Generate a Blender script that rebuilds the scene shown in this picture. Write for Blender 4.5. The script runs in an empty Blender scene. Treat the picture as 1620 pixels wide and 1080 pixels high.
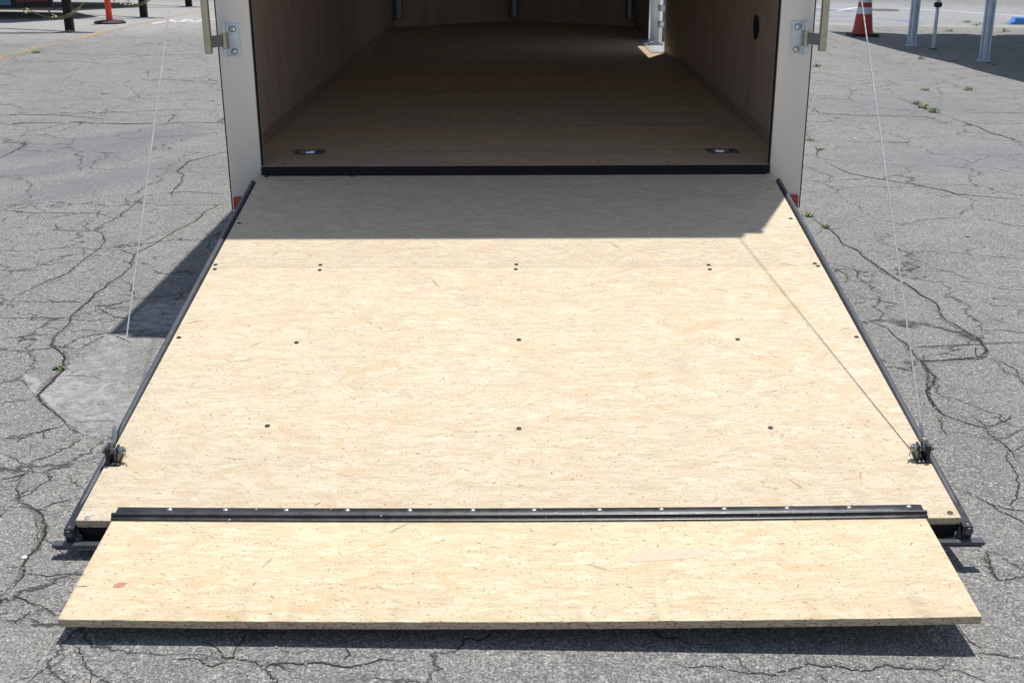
import bpy, bmesh, math, random
from mathutils import Vector, Matrix
random.seed(7)
# ------------------------------------------------------------------ camera
FP, PITCH, YAW, ROLL = 1853.305, 0.3453, -0.0023, -0.0044
CAM = Vector((-0.0063, -4.4751, 0.8902))
cp, sp, cy_, sy_ = math.cos(PITCH), math.sin(PITCH), math.cos(YAW), math.sin(YAW)
FWD = Vector((sy_*cp, cy_*cp, -sp)); R0 = Vector((cy_, -sy_, 0)); U0 = R0.cross(FWD)
RGT = R0*math.cos(ROLL) + U0*math.sin(ROLL); UPV = U0*math.cos(ROLL) - R0*math.sin(ROLL)
scene = bpy.context.scene
cd = bpy.data.cameras.new("camera"); cam = bpy.data.objects.new("camera", cd)
scene.collection.objects.link(cam); scene.camera = cam
cd.sensor_width = 36; cd.sensor_fit = 'HORIZONTAL'; cd.lens = FP*36/1620; cd.clip_end = 600; cd.clip_start = 0.05
m = Matrix((RGT, UPV, -FWD)).transposed().to_4x4(); m.translation = CAM
cam.matrix_world = m
# ------------------------------------------------------------------ light
SUNV = Vector((-0.1223, -0.2647, -1)).normalized()
elev = math.asin(-SUNV.z); azim = math.atan2(-SUNV.x, -SUNV.y)
w = bpy.data.worlds.new("World"); scene.world = w; w.use_nodes = True
wn = w.node_tree.nodes; wl = w.node_tree.links
sky = wn.new('ShaderNodeTexSky'); sky.sky_type = 'NISHITA'; sky.sun_disc = False
sky.sun_elevation = elev; sky.sun_rotation = azim; sky.air_density = 1.0; sky.dust_density = 0.6; sky.ozone_density = 1.0
bg = wn['Background']; bg.inputs[1].default_value = 0.13
hs_ = wn.new('ShaderNodeHueSaturation'); hs_.inputs['Saturation'].default_value = 0.78
wl.new(sky.outputs[0], hs_.inputs['Color']); wl.new(hs_.outputs[0], bg.inputs[0])
sd = bpy.data.lights.new("sun", 'SUN'); sd.energy = 5.0; sd.angle = math.radians(0.53); sd.color = (1, 0.965, 0.91)
so = bpy.data.objects.new("sun", sd); scene.collection.objects.link(so)
so.rotation_euler = SUNV.to_track_quat('-Z', 'Y').to_euler(); so.location = (2, 4, 12)
scene.view_settings.view_transform = 'Standard'; scene.view_settings.look = 'None'
scene.view_settings.exposure = 0.0; scene.view_settings.gamma = 1
scene.cycles.max_bounces = 16; scene.cycles.diffuse_bounces = 8
# ------------------------------------------------------------------ helpers
G0, GX, GY = -0.4732, -0.0167, -0.0055
def gz(x, y): return G0 + GX*x + GY*y
def gp(u, v, dz=0.0):
    """where the sight line of photo pixel (u, v) meets the ground plane"""
    r = FWD + RGT*((u-810)/FP) + UPV*((540-v)/FP); n = Vector((-GX, -GY, 1))
    t = (G0 - n.dot(CAM))/n.dot(r); P = CAM + r*t
    return Vector((P.x, P.y, P.z+dz))
RA = 0.153; Z0 = -0.03; RL = 2.183
RM = Matrix.Translation((0, 0, Z0)) @ Matrix.Rotation(RA, 4, 'X')
def rw(x, s, n=0.0): return RM @ Vector((x, -s, n))
def rpix(u, v, n=0.0):
    """(x, s) on the ramp plane for a photo pixel"""
    r = FWD + RGT*((u-810)/FP) + UPV*((540-v)/FP)
    N = Vector((0, -math.sin(RA), math.cos(RA))); P0 = Vector((0, 0, Z0)) + N*n
    P = CAM + r*((N.dot(P0) - N.dot(CAM))/N.dot(r))
    return P.x, -(P.y-P0.y)/math.cos(RA)
col = scene.collection
class MB:
    def __init__(s): s.bm = bmesh.new()
    def box(s, a, b, M=None, nx=1, bev=0.0):
        bm = s.bm; x0, y0, z0 = a; x1, y1, z1 = b; fs = []; prev = None; vs_all = []; n0 = set(bm.verts)
        for i in range(nx+1):
            x = x0+(x1-x0)*i/nx
            ring = [bm.verts.new(v) for v in ((x, y0, z0), (x, y1, z0), (x, y1, z1), (x, y0, z1))]
            vs_all += ring
            if prev:
                for k in range(4): fs.append(bm.faces.new((prev[k], ring[k], ring[(k+1) % 4], prev[(k+1) % 4])))
            else: fs.append(bm.faces.new(ring))
            prev = ring
        fs.append(bm.faces.new(prev[::-1]))
        bmesh.ops.recalc_face_normals(bm, faces=fs)
        if bev > 0:
            es = list({e for f in fs for e in f.edges if e.calc_face_angle(0) > 0.5})
            bmesh.ops.bevel(bm, geom=es, offset=bev, segments=2, affect='EDGES', profile=0.5)
        if M is not None:
            for v in bm.verts:
                if v not in n0: v.co = M @ v.co
        return s
    def cyl(s, p0, p1, r0, r1=None, n=16, cap=True):
        r1 = r0 if r1 is None else r1
        return s.tube([p0, p1], [r0, r1], n, cap)
    def tube(s, pts, r, n=10, cap=True, close=False):
        bm = s.bm; pts = [Vector(p) for p in pts]; rings = []; ref = None; N = len(pts)
        for i, p in enumerate(pts):
            a = pts[(i-1) % N] if (i > 0 or close) else p; b = pts[(i+1) % N] if (i < N-1 or close) else p
            t = (b-a).normalized()
            if ref is None: ref = t.orthogonal().normalized()
            ref = (ref - t*ref.dot(t)).normalized(); q = t.cross(ref)
            rr = r[i] if isinstance(r, (list, tuple)) else r
            rings.append([bm.verts.new(p + (ref*math.cos(2*math.pi*k/n) + q*math.sin(2*math.pi*k/n))*rr) for k in range(n)])
        rng = range(N) if close else range(N-1)
        for i in rng:
            A, B = rings[i], rings[(i+1) % N]
            for k in range(n):
                f = bm.faces.new((A[k], A[(k+1) % n], B[(k+1) % n], B[k])); f.smooth = True
        if cap and not close:
            bm.faces.new(rings[0][::-1]); bm.faces.new(rings[-1])
        return s
    def lathe(s, prof, c, n=24, ax='Z'):
        bm = s.bm; rings = []
        for r, h in prof:
            ring = []
            for k in range(n):
                a = 2*math.pi*k/n
                if ax == 'Z': q = Vector((r*math.cos(a), r*math.sin(a), h))
                elif ax == 'X': q = Vector((h, r*math.cos(a), r*math.sin(a)))
                else: q = Vector((r*math.sin(a), h, r*math.cos(a)))
                ring.append(bm.verts.new(Vector(c)+q))
            rings.append(ring)
        for A, B in zip(rings, rings[1:]):
            for k in range(n):
                f = bm.faces.new((A[k], A[(k+1) % n], B[(k+1) % n], B[k])); f.smooth = True
        if prof[0][0] > 1e-5: bm.faces.new(rings[0][::-1])
        if prof[-1][0] > 1e-5: bm.faces.new(rings[-1])
        return s
    def prism(s, poly, d):
        """polygon (list of Vectors) extruded by vector d"""
        bm = s.bm; A = [bm.verts.new(p) for p in poly]; B = [bm.verts.new(Vector(p)+Vector(d)) for p in poly]; n = len(A)
        fs = [bm.faces.new(A[::-1]), bm.faces.new(B)]
        for k in range(n): fs.append(bm.faces.new((A[k], A[(k+1) % n], B[(k+1) % n], B[k])))
        bmesh.ops.recalc_face_normals(bm, faces=fs)
        return s
    def sheet(s, poly):
        s.bm.faces.new([s.bm.verts.new(p) for p in poly]); return s
    def link(s, name, mat, parent=None, sag=False, smooth=False):
        if sag:
            for v in s.bm.verts: v.co.z -= sagz(v.co)
        me = bpy.data.meshes.new(name); s.bm.normal_update(); s.bm.to_mesh(me); s.bm.free()
        if smooth:
            for p in me.polygons: p.use_smooth = True
        me.set_sharp_from_angle(angle=math.radians(38))
        if mat: me.materials.append(mat)
        o = bpy.data.objects.new(name, me); col.objects.link(o)
        if parent:
            o.parent = parent
            o.matrix_parent_inverse = world_of(parent).inverted()
        return o
def world_of(o):
    M = o.matrix_basis.copy()
    return (world_of(o.parent) @ o.matrix_parent_inverse @ M) if o.parent else M
def sagz(p):
    s = max(0.0, -p.y)
    k = max(0.0, 1-(p.x/0.98)**2)
    return 0.007*k*min(1.0, (s/2.15)**2) + 0.010*k*max(0.0, (s-2.15))
def thing(name, loc, label, cat, group=None, rz=0.0):
    o = bpy.data.objects.new(name, None); col.objects.link(o); o.location = loc; o.rotation_euler = (0, 0, rz)
    o.empty_display_size = 0.2
    return tag(o, label, cat, group)
def tag(o, label=None, cat=None, group=None, kind=None):
    if label: o['label'] = label
    if cat: o['category'] = cat
    if group: o['group'] = group
    if kind: o['kind'] = kind
    return o
def copy_tree(o, parent=None):
    c = o.copy(); col.objects.link(c)
    if parent: c.parent = parent; c.matrix_parent_inverse = o.matrix_parent_inverse.copy()
    for ch in list(o.children): copy_tree(ch, c)
    return c
# ------------------------------------------------------------------ materials
class NT:
    def __init__(s, name):
        s.m = bpy.data.materials.new(name); s.m.use_nodes = True; s.n = s.m.node_tree.nodes; s.l = s.m.node_tree.links
        s.b = s.n['Principled BSDF']; s.out = s.n['Material Output']
    def new(s, t, **k):
        o = s.n.new(t)
        for a, b in k.items(): setattr(o, a, b)
        return o
    def put(s, sock, v):
        if v is None: return
        if hasattr(v, 'is_output') or isinstance(v, bpy.types.NodeSocket): s.l.new(v, sock)
        else: sock.default_value = v
    def coord(s): return s.new('ShaderNodeTexCoord').outputs['Object']
    def mapping(s, v, scale=(1, 1, 1), rot=(0, 0, 0), loc=(0, 0, 0)):
        o = s.new('ShaderNodeMapping'); s.l.new(v, o.inputs[0]); s.put(o.inputs[1], loc); s.put(o.inputs[2], rot); s.put(o.inputs[3], scale); return o.outputs[0]
    def noise(s, v, scale, detail=4, rough=0.55, dist=0.0, color=False):
        o = s.new('ShaderNodeTexNoise'); s.l.new(v, o.inputs['Vector']); o.inputs['Scale'].default_value = scale
        o.inputs['Detail'].default_value = detail; o.inputs['Roughness'].default_value = rough; o.inputs['Distortion'].default_value = dist
        return o.outputs['Color' if color else 'Fac']
    def vor(s, v, scale, feature='F1', rnd=1.0):
        o = s.new('ShaderNodeTexVoronoi', feature=feature); s.l.new(v, o.inputs['Vector']); o.inputs['Scale'].default_value = scale
        o.inputs['Randomness'].default_value = rnd; return o
    def math(s, op, a, b=None, c=None, clamp=False):
        o = s.new('ShaderNodeMath', operation=op); o.use_clamp = clamp
        s.put(o.inputs[0], a); s.put(o.inputs[1], b)
        if c is not None: s.put(o.inputs[2], c)
        return o.outputs[0]
    def vmath(s, op, a, b=None):
        o = s.new('ShaderNodeVectorMath', operation=op); s.put(o.inputs[0], a); s.put(o.inputs[1], b); return o.outputs[0] if op not in ('LENGTH', 'DISTANCE') else o.outputs['Value']
    def rng(s, v, a, b, c=0.0, d=1.0, smooth=False):
        o = s.new('ShaderNodeMapRange'); o.interpolation_type = 'SMOOTHSTEP' if smooth else 'LINEAR'
        s.l.new(v, o.inputs[0])
        for i, x in enumerate((a, b, c, d)): o.inputs[i+1].default_value = x
        return o.outputs[0]
    def mix(s, f, a, b, blend='MIX'):
        o = s.new('ShaderNodeMix', data_type='RGBA', blend_type=blend)
        s.put(o.inputs[0], f); s.put(o.inputs[6], c4(a)); s.put(o.inputs[7], c4(b)); return o.outputs[2]
    def sep(s, v):
        o = s.new('ShaderNodeSeparateXYZ'); s.l.new(v, o.inputs[0]); return o.outputs
    def bump(s, h, strength=0.3, dist=0.01, nrm=None):
        o = s.new('ShaderNodeBump'); s.l.new(h, o.inputs['Height']); o.inputs['Strength'].default_value = strength
        o.inputs['Distance'].default_value = dist
        if nrm: s.l.new(nrm, o.inputs['Normal'])
        return o.outputs[0]
    def fin(s, colr=None, rough=None, nrm=None, metal=None, alpha=None, spec=None):
        b = s.b.inputs
        s.put(b['Base Color'], c4(colr) if colr is not None else None); s.put(b['Roughness'], rough); s.put(b['Metallic'], metal)
        if nrm is not None: s.l.new(nrm, b['Normal'])
        if alpha is not None: s.put(b['Alpha'], alpha)
        if spec is not None: s.put(b['Specular IOR Level'], spec)
        return s.m
def c4(c): return (c[0], c[1], c[2], 1.0) if isinstance(c, (tuple, list)) and len(c) == 3 else c

def mat_asphalt():
    t = NT('asphalt'); v = t.coord()
    big = t.noise(v, 0.55, 5, 0.6); mid = t.noise(v, 3.2, 5, 0.65); fine = t.noise(v, 210, 3, 0.7)
    stretch = t.noise(t.mapping(v, (0.9, 0.22, 1), rot=(0, 0, 0.25)), 1.3, 5, 0.6, 0.4)
    st = t.vor(v, 115); st2 = t.vor(t.vmath('ADD', v, (3.1, 1.7, 0)), 62)
    cs = t.sep(st.outputs['Color']); cs2 = t.sep(st2.outputs['Color'])
    m2 = t.noise(v, 11, 5, .7); m3 = t.noise(v, 66, 5, .8)
    base = t.mix(t.rng(big, .35, .65), (0.185, 0.181, 0.178), (0.228, 0.222, 0.214))
    base = t.mix(t.rng(mid, .35, .7), base, (0.262, 0.255, 0.244))
    base = t.mix(t.math('MULTIPLY', t.rng(stretch, .54, .72, 0, 1, True), .5), base, (0.150, 0.153, 0.170))
    base = t.mix(t.rng(m2, .50, .30, 0, .50), base, (0.105, 0.103, 0.104))
    base = t.mix(t.rng(m3, .48, .32, 0, .80), base, (0.070, 0.069, 0.070))
    base = t.mix(t.rng(m3, .53, .68, 0, .65), base, (0.42, 0.412, 0.395))
    # stones of the aggregate: light, dark and brownish ones set in the binder
    inst = t.rng(st.outputs['Distance'], .55, .25)
    base = t.mix(t.math('MULTIPLY', inst, t.rng(cs[0], .60, 1, 0, .95)), base, (0.52, 0.51, 0.49))
    base = t.mix(t.math('MULTIPLY', inst, t.rng(cs[1], .55, 1, 0, .9)), base, (0.095, 0.095, 0.100))
    inst2 = t.rng(st2.outputs['Distance'], .44, .26)
    base = t.mix(t.math('MULTIPLY', inst2, t.rng(cs2[0], .85, .98, 0, .5)), base, (0.44, 0.445, 0.44))
    base = t.mix(t.math('MULTIPLY', inst2, t.rng(cs2[1], .95, .99, 0, .45)), base, (0.36, 0.27, 0.19))
    base = t.mix(t.rng(fine, .38, .53, .75, 0), base, (0.050, 0.070, 0.074))
    base = t.mix(t.rng(fine, .53, .66, 0, .60), base, (0.50, 0.49, 0.47))
    # the network of hairline cracks of old pavement
    d = t.vmath('ADD', v, t.vmath('MULTIPLY', t.vmath('SUBTRACT', t.noise(v, 2.2, 6, .62, color=True), (.5, .5, .5)), (.55, .55, 0)))
    e = t.vor(d, 1.55, 'DISTANCE_TO_EDGE').outputs['Distance']
    patchy = t.rng(t.noise(v, .8, 3), .28, .40)
    crk = t.math('MULTIPLY', t.rng(e, .0105, .0022), t.math('MULTIPLY', patchy, t.rng(t.noise(v, 9, 4), .32, .46)))
    e2 = t.vor(t.vmath('ADD', d, (5.3, 2.1, 0)), 3.6, 'DISTANCE_TO_EDGE').outputs['Distance']
    crk2 = t.math('MULTIPLY', t.rng(e2, .009, .003), t.math('MULTIPLY', t.rng(t.noise(v, .6, 3), .45, .56), t.rng(t.noise(v, 7, 4), .44, .56)))
    crk = t.math('MAXIMUM', crk, crk2)
    base = t.mix(t.math('MULTIPLY', crk, .80), base, (0.025, 0.024, 0.024))
    base = t.mix(1.0, base, (1.0, .98, .96), 'MULTIPLY')
    # paler repair patches and scuffs
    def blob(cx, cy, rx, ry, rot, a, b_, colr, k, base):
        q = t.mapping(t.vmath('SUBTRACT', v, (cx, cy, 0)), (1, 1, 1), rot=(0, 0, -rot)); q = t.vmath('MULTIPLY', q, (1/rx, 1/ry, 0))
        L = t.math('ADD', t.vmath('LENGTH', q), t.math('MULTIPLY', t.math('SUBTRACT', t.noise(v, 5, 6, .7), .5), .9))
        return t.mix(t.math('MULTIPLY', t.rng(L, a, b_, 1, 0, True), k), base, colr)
    for (u, vv, rx, ry, rot) in ((170, 285, .22, .9, -.5), (150, 225, .3, 1.0, -.6), (85, 265, .2, .7, -.6), (230, 225, .2, .6, -.5)):
        P = gp(u, vv); base = blob(P.x, P.y, rx, ry, rot, .4, 1.2, (0.135, 0.14, 0.165), .45, base)
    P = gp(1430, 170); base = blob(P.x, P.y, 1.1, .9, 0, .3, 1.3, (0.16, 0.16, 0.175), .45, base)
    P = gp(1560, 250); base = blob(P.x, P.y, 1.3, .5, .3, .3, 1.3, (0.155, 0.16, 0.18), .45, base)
    P = gp(1500, 40); base = blob(P.x, P.y, 3.6, .45, 0, .5, 1.2, (0.34, 0.30, 0.24), .75, base)
    base = blob(4.0, 17, 9, 3.5, 0, .5, 1.2, (0.31, 0.315, 0.325), .6, base)
    base = blob(-7.0, 14, 4, 4.5, 0, .5, 1.2, (0.36, 0.355, 0.345), .7, base)
    h = t.math('ADD', t.math('MULTIPLY', t.math('MULTIPLY', inst, cs[2]), .8), t.math('MULTIPLY', fine, .8))
    h = t.math('SUBTRACT', h, t.math('MULTIPLY', crk, 1.5))
    h = t.math('ADD', h, t.math('MULTIPLY', m3, .8))
    n = t.bump(h, .8, .003)
    return t.fin(base, .88, n, spec=.25)

def mat_osb(name, tint=(1, 1, 1), grime=0.35, sheets=False):
    """oriented strand board: overlapping strands with their own grain, mostly along X"""
    t = NT(name); v = t.coord()
    w1 = t.vmath('MULTIPLY', t.vmath('SUBTRACT', t.noise(v, 9, 4, .7, color=True), (.5, .5, .5)), (.05, .030, 0))
    w2 = t.vmath('MULTIPLY', t.vmath('SUBTRACT', t.noise(t.mapping(v, (30, 190, 1)), 1, 3, .7, color=True), (.5, .5, .5)), (.016, .0065, 0))
    v1 = t.vmath('ADD', t.vmath('ADD', v, w1), w2)
    def layer(scale, st, off, rotamt, tilt=0.0):
        q = t.mapping(v1, (scale, scale*st, 1), loc=(off, off*.37, 0), rot=(0, 0, tilt))
        o = t.vor(q, 1.0); c = t.sep(o.outputs['Color'])
        rot = t.new('ShaderNodeVectorRotate', rotation_type='Z_AXIS'); t.l.new(t.vmath('ADD', v, t.vmath('MULTIPLY', w1, (.4, .4, 0))), rot.inputs['Vector'])
        t.l.new(t.math('MULTIPLY', t.math('SUBTRACT', c[2], .5), rotamt), rot.inputs['Angle'])
        g = t.noise(t.vmath('MULTIPLY', rot.outputs[0], (13, 300, 1)), 1.0, 4, .72, .3)
        return c, g
    cA, gA = layer(13, 3.6, 0, .9); cB, gB = layer(20, 2.6, 7.7, 2.6, .5); cC, gC = layer(34, 3.2, 3.3, 2.0, -.35)
    nz = t.noise(v, 19, 4, .7)
    base = t.mix(t.rng(cA[0], 0, 1), (0.560, 0.468, 0.335), (0.650, 0.560, 0.422))
    base = t.mix(t.math('MULTIPLY', t.rng(cA[1], .86, .95), t.rng(nz, .35, .6, .05, .5)), base, (0.585, 0.43, 0.27))
    pB = t.rng(t.math('ADD', cB[0], t.math('MULTIPLY', t.math('SUBTRACT', nz, .5), .9)), .62, .70)
    base = t.mix(t.math('MULTIPLY', pB, .8), base, t.mix(cB[1], (0.570, 0.470, 0.330), (0.690, 0.615, 0.490)))
    base = t.mix(t.math('MULTIPLY', t.rng(t.math('ADD', cC[0], t.math('MULTIPLY', t.math('SUBTRACT', nz, .5), .7)), .76, .82), .6), base, t.mix(cC[1], (0.55, 0.43, 0.28), (0.73, 0.67, 0.55)))
    gg = t.new('ShaderNodeMix', data_type='FLOAT'); t.l.new(pB, gg.inputs[0]); t.l.new(gA, gg.inputs[2]); t.l.new(gB, gg.inputs[3]); g = gg.outputs[0]
    gh = t.noise(t.mapping(v, (19, 360, 1)), 1, 5, .78, .5)
    base = t.mix(t.rng(g, .52, .32, 0, .62), base, (0.45, 0.33, 0.20))
    base = t.mix(t.rng(g, .54, .70, 0, .40), base, (0.80, 0.75, 0.64))
    base = t.mix(t.rng(gh, .49, .34, 0, .65), base, (0.40, 0.30, 0.19))
    base = t.mix(t.rng(gh, .54, .70, 0, .45), base, (0.79, 0.75, 0.66))
    # larger strands lying across at angles, with combed grain
    for i, (sc, thr, hx, hy, k) in enumerate(((5.5, .42, .062, .014, .80), (8.0, .40, .042, .012, .75), (4.2, .50, .085, .020, .75))):
        q = t.mapping(t.vmath('ADD', v, (i*5.1+.4, i*2.3+.7, 0)), (sc, sc, 1)); q = t.vmath('MULTIPLY', q, (1, 1, 0)); o = t.vor(q, 1.0); c = t.sep(o.outputs['Color'])
        ro = t.new('ShaderNodeVectorRotate', rotation_type='Z_AXIS'); t.l.new(t.vmath('SUBTRACT', q, o.outputs['Position']), ro.inputs['Vector']); t.l.new(t.rng(c[2], 0, 1, -.95, .95), ro.inputs['Angle'])
        lc = t.sep(t.vmath('MULTIPLY', ro.outputs[0], (1/(sc*hx), 1/(sc*hy), 0)))
        rag = t.math('MULTIPLY', t.math('SUBTRACT', t.noise(t.vmath('MULTIPLY', ro.outputs[0], (6/sc*5.5, 260/sc, 0)), 1, 3, .7), .5), 1.3)
        mx = t.math('MAXIMUM', t.math('ADD', t.math('ABSOLUTE', lc[0]), rag), t.math('ADD', t.math('ABSOLUTE', lc[1]), t.math('MULTIPLY', rag, .3)))
        gr_ = t.noise(t.vmath('MULTIPLY', ro.outputs[0], (9/sc, 420/sc, 0)), 1.0, 3, .7)
        sc_col = t.mix(c[1], (0.57, 0.445, 0.285), (0.69, 0.615, 0.475)); sc_col = t.mix(t.rng(gr_, .52, .38, 0, .75), sc_col, (0.46, 0.34, 0.21)); sc_col = t.mix(t.rng(gr_, .55, .68, 0, .6), sc_col, (0.80, 0.76, 0.66))
        base = t.mix(t.math('MULTIPLY', t.math('MULTIPLY', t.rng(mx, 1.0, .85), t.math('GREATER_THAN', c[0], thr)), k), base, sc_col)
    # blotches of resin, handling grime, faint tyre and shoe scuffs
    bl = t.noise(t.mapping(v, (1, 2.0, 1)), 9, 6, .72, .8)
    base = t.mix(t.rng(bl, .54, .68, 0, .55), base, (0.57, 0.41, 0.25))
    gr = t.noise(v, 6, 7, .75); fine = t.noise(v, 420, 2, .7)
    base = t.mix(t.math('MULTIPLY', t.rng(gr, .55, .68), grime), base, (0.41, 0.375, 0.33))
    base = t.mix(t.rng(fine, .42, .28, 0, .5), base, (0.34, 0.27, 0.19))
    base = t.mix(t.rng(t.noise(v, .9, 3), .35, .65, 0, .22), base, (0.50, 0.44, 0.35))
    # bark flecks: short thin strokes at mixed angles, fewer and darker the bigger they are
    for i, (sc, thr, angle, k, ax, ay) in enumerate(((29, .88, .15, .80, 4.6, 22), (19, .94, -.3, .9, 3.2, 20), (46, .86, .1, .60, 4.4, 15), (66, .82, -.5, .6, 3.6, 10), (9, .86, .1, .55, 4.2, 38), (95, .66, 0, .5, 3.6, 8))):
        q = t.mapping(t.vmath('ADD', v, (i*3.3, i*1.9, 0)), (sc, sc, 1), rot=(0, 0, angle))
        q = t.vmath('MULTIPLY', q, (1, 1, 0)); o = t.vor(q, 1.0)
        c = t.sep(o.outputs['Color'])
        ro = t.new('ShaderNodeVectorRotate', rotation_type='Z_AXIS'); t.l.new(t.vmath('SUBTRACT', q, o.outputs['Position']), ro.inputs['Vector']); t.l.new(t.rng(c[2], 0, 1, -1.1, 1.1), ro.inputs['Angle'])
        loc = t.vmath('MULTIPLY', ro.outputs[0], (ax, ay, 0))
        L = t.math('ADD', t.vmath('LENGTH', loc), t.math('MULTIPLY', t.math('SUBTRACT', t.noise(v, 260, 4, .75), .5), 3.2))
        L = t.math('MULTIPLY', L, t.rng(c[1], 0, 1, .7, 1.7))
        base = t.mix(t.math('MULTIPLY', t.rng(L, 1.05, .6, 0, k), t.rng(c[0], thr, thr+.12)), base, t.mix(c[1], (0.07, 0.040, 0.024), (0.32, 0.19, 0.11)))
    if sheets:      # floor boards laid crosswise, each with its own tone, with a dark joint between
        sy = t.sep(v)[1]; q = t.math('DIVIDE', t.math('ADD', sy, .30), .61); sh = t.new('ShaderNodeTexWhiteNoise', noise_dimensions='1D'); t.l.new(t.math('FLOOR', q), sh.inputs['W'])
        base = t.mix(1.0, base, t.mix(sh.outputs[0], (1.0, .92, .83), (.88, .88, .88)), 'MULTIPLY')
        big = t.noise(t.mapping(v, (.8, 2.5, 1)), 1.8, 5, .7); base = t.mix(t.rng(big, .40, .62, 0, .5), base, (0.33, 0.29, 0.25))
        base = t.mix(t.rng(t.math('ABSOLUTE', t.math('SUBTRACT', t.math('FRACT', q), .5)), .4930, .4965, 0, .8), base, (0.10, 0.07, 0.05))
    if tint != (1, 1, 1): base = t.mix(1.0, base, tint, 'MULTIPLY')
    nrm = t.bump(t.math('ADD', t.math('MULTIPLY', g, .5), t.math('MULTIPLY', gh, .5)), .25, .0012)
    return t.fin(base, .72, nrm, spec=.25)
def mat_osbedge():
    t = NT('board_edge'); v = t.coord()
    n = t.noise(t.mapping(v, (30, 30, 380)), 1, 5, .7, .4); n2 = t.noise(v, 160, 4, .7)
    b = t.mix(t.rng(n, .35, .65), (0.33, 0.26, 0.175), (0.68, 0.57, 0.41)); b = t.mix(t.rng(n2, .36, .46, .8, 0), b, (0.07, 0.05, 0.03))
    return t.fin(b, .85, t.bump(n, .8, .003))
def mat_ply(name, a, b, vertical=True):
    t = NT(name); v = t.coord()
    q = t.mapping(v, (4, 4, 1.1) if vertical else (1.1, 9, 9))
    n = t.noise(q, 1.6, 6, .62, 1.2); n2 = t.noise(t.mapping(v, (180, 180, 5)), 1, 3, .6); n3 = t.noise(v, 1.4, 3)
    c = t.mix(t.rng(n, .25, .75), a, b); c = t.mix(t.rng(n2, .50, .32, 0, .15), c, (a[0]*.55, a[1]*.5, a[2]*.45))
    c = t.mix(t.rng(n3, .4, .7, 0, .3), c, (b[0]*1.1, b[1]*1.1, b[2]*1.1))
    return t.fin(c, .6, t.bump(n2, .15, .001))
def mat_floor():
    t = NT('trailer_floor_wood'); v = t.coord()
    n = t.noise(t.mapping(v, (2.2, 60, 1)), 1, 5, .65, .5); big = t.noise(t.mapping(v, (.7, 3.5, 1)), 1.4, 5, .65, .4)
    sp = t.noise(v, 45, 5, .7)
    sy = t.sep(v)[1]
    sh = t.new('ShaderNodeTexWhiteNoise', noise_dimensions='1D'); t.l.new(t.math('FLOOR', t.math('DIVIDE', sy, 1.22)), sh.inputs['W'])
    c = t.mix(t.rng(n, .35, .65), (0.36, 0.255, 0.18), (0.52, 0.40, 0.30))
    c = t.mix(t.rng(big, .38, .62, 0, .65), c, (0.46, 0.42, 0.38)); c = t.mix(t.rng(sh.outputs[0], 0, 1, 0, .5), c, (0.50, 0.30, 0.19))
    c = t.mix(t.rng(sp, .35, .27, 0, .8), c, (0.06, 0.04, 0.025))
    fr = t.math('FRACT', t.math('DIVIDE', sy, 1.22)); c = t.mix(t.rng(t.math('ABSOLUTE', t.math('SUBTRACT', fr, .5)), .4975, .4990), c, (0.10, 0.07, 0.05))
    return t.fin(c, .55, t.bump(n, .2, .001))
def simple(name, c, rough=.5, metal=0.0, var=.15, scale=20, bump=.0, bs=200):
    t = NT(name); v = t.coord(); n = t.noise(v, scale, 5, .65)
    dk = tuple(x*(1-var) for x in c); lt = tuple(min(1, x*(1+var)) for x in c)
    col_ = t.mix(t.rng(n, .3, .7), dk, lt); r = t.rng(t.noise(v, scale*2.3, 4), .3, .7, max(0, rough-.08), min(1, rough+.08))
    nr = t.bump(t.noise(v, bs, 3), bump, .001) if bump else None
    return t.fin(col_, r, nr, metal)
def mat_black_paint(name='black_paint', dirt=.5):
    t = NT(name); v = t.coord(); n = t.noise(v, 30, 5, .7); sp = t.vor(v, 95); c = t.sep(sp.outputs['Color'])
    b = t.mix(t.rng(n, .45, .75, 0, .35), (0.016, 0.017, 0.020), (0.055, 0.058, 0.068))
    k = t.math('MULTIPLY', t.rng(sp.outputs['Distance'], .22, .12), t.math('GREATER_THAN', c[0], 1-.10*dirt))
    b = t.mix(k, b, (0.55, 0.54, 0.50))
    return t.fin(b, t.rng(n, .3, .7, .26, .42), t.bump(t.noise(v, 120, 3), .08, .001), spec=.5)
def mat_alu(name, c=(0.62, 0.61, 0.60), rough=.38, brush='Z'):
    t = NT(name); v = t.coord()
    q = t.mapping(v, (140, 140, 2) if brush == 'Z' else (2, 140, 140)); n = t.noise(q, 1, 4, .6); b = t.noise(v, 2.2, 3)
    cc = t.mix(t.rng(n, .3, .7), tuple(x*.93 for x in c), c); cc = t.mix(t.rng(b, .35, .7, 0, .15), cc, (0.5, 0.5, 0.5))
    return t.fin(cc, t.rng(n, .3, .7, rough-.05, rough+.08), t.bump(n, .05, .001), .55)
def mat_worn(name, c, lo=.46, hi=.56, scale=16, strength=1.0):
    """worn road paint, broken through to the asphalt"""
    t = NT(name); v = t.coord(); n = t.noise(v, scale, 6, .75); n2 = t.noise(v, 1.5, 3)
    a = t.math('MULTIPLY', t.rng(t.math('ADD', n, t.math('MULTIPLY', t.math('SUBTRACT', n2, .5), .5)), lo, hi), strength)
    cc = t.mix(t.rng(t.noise(v, 60, 4), .3, .7), tuple(x*.8 for x in c), c)
    return t.fin(cc, .8, None, alpha=a)
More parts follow.
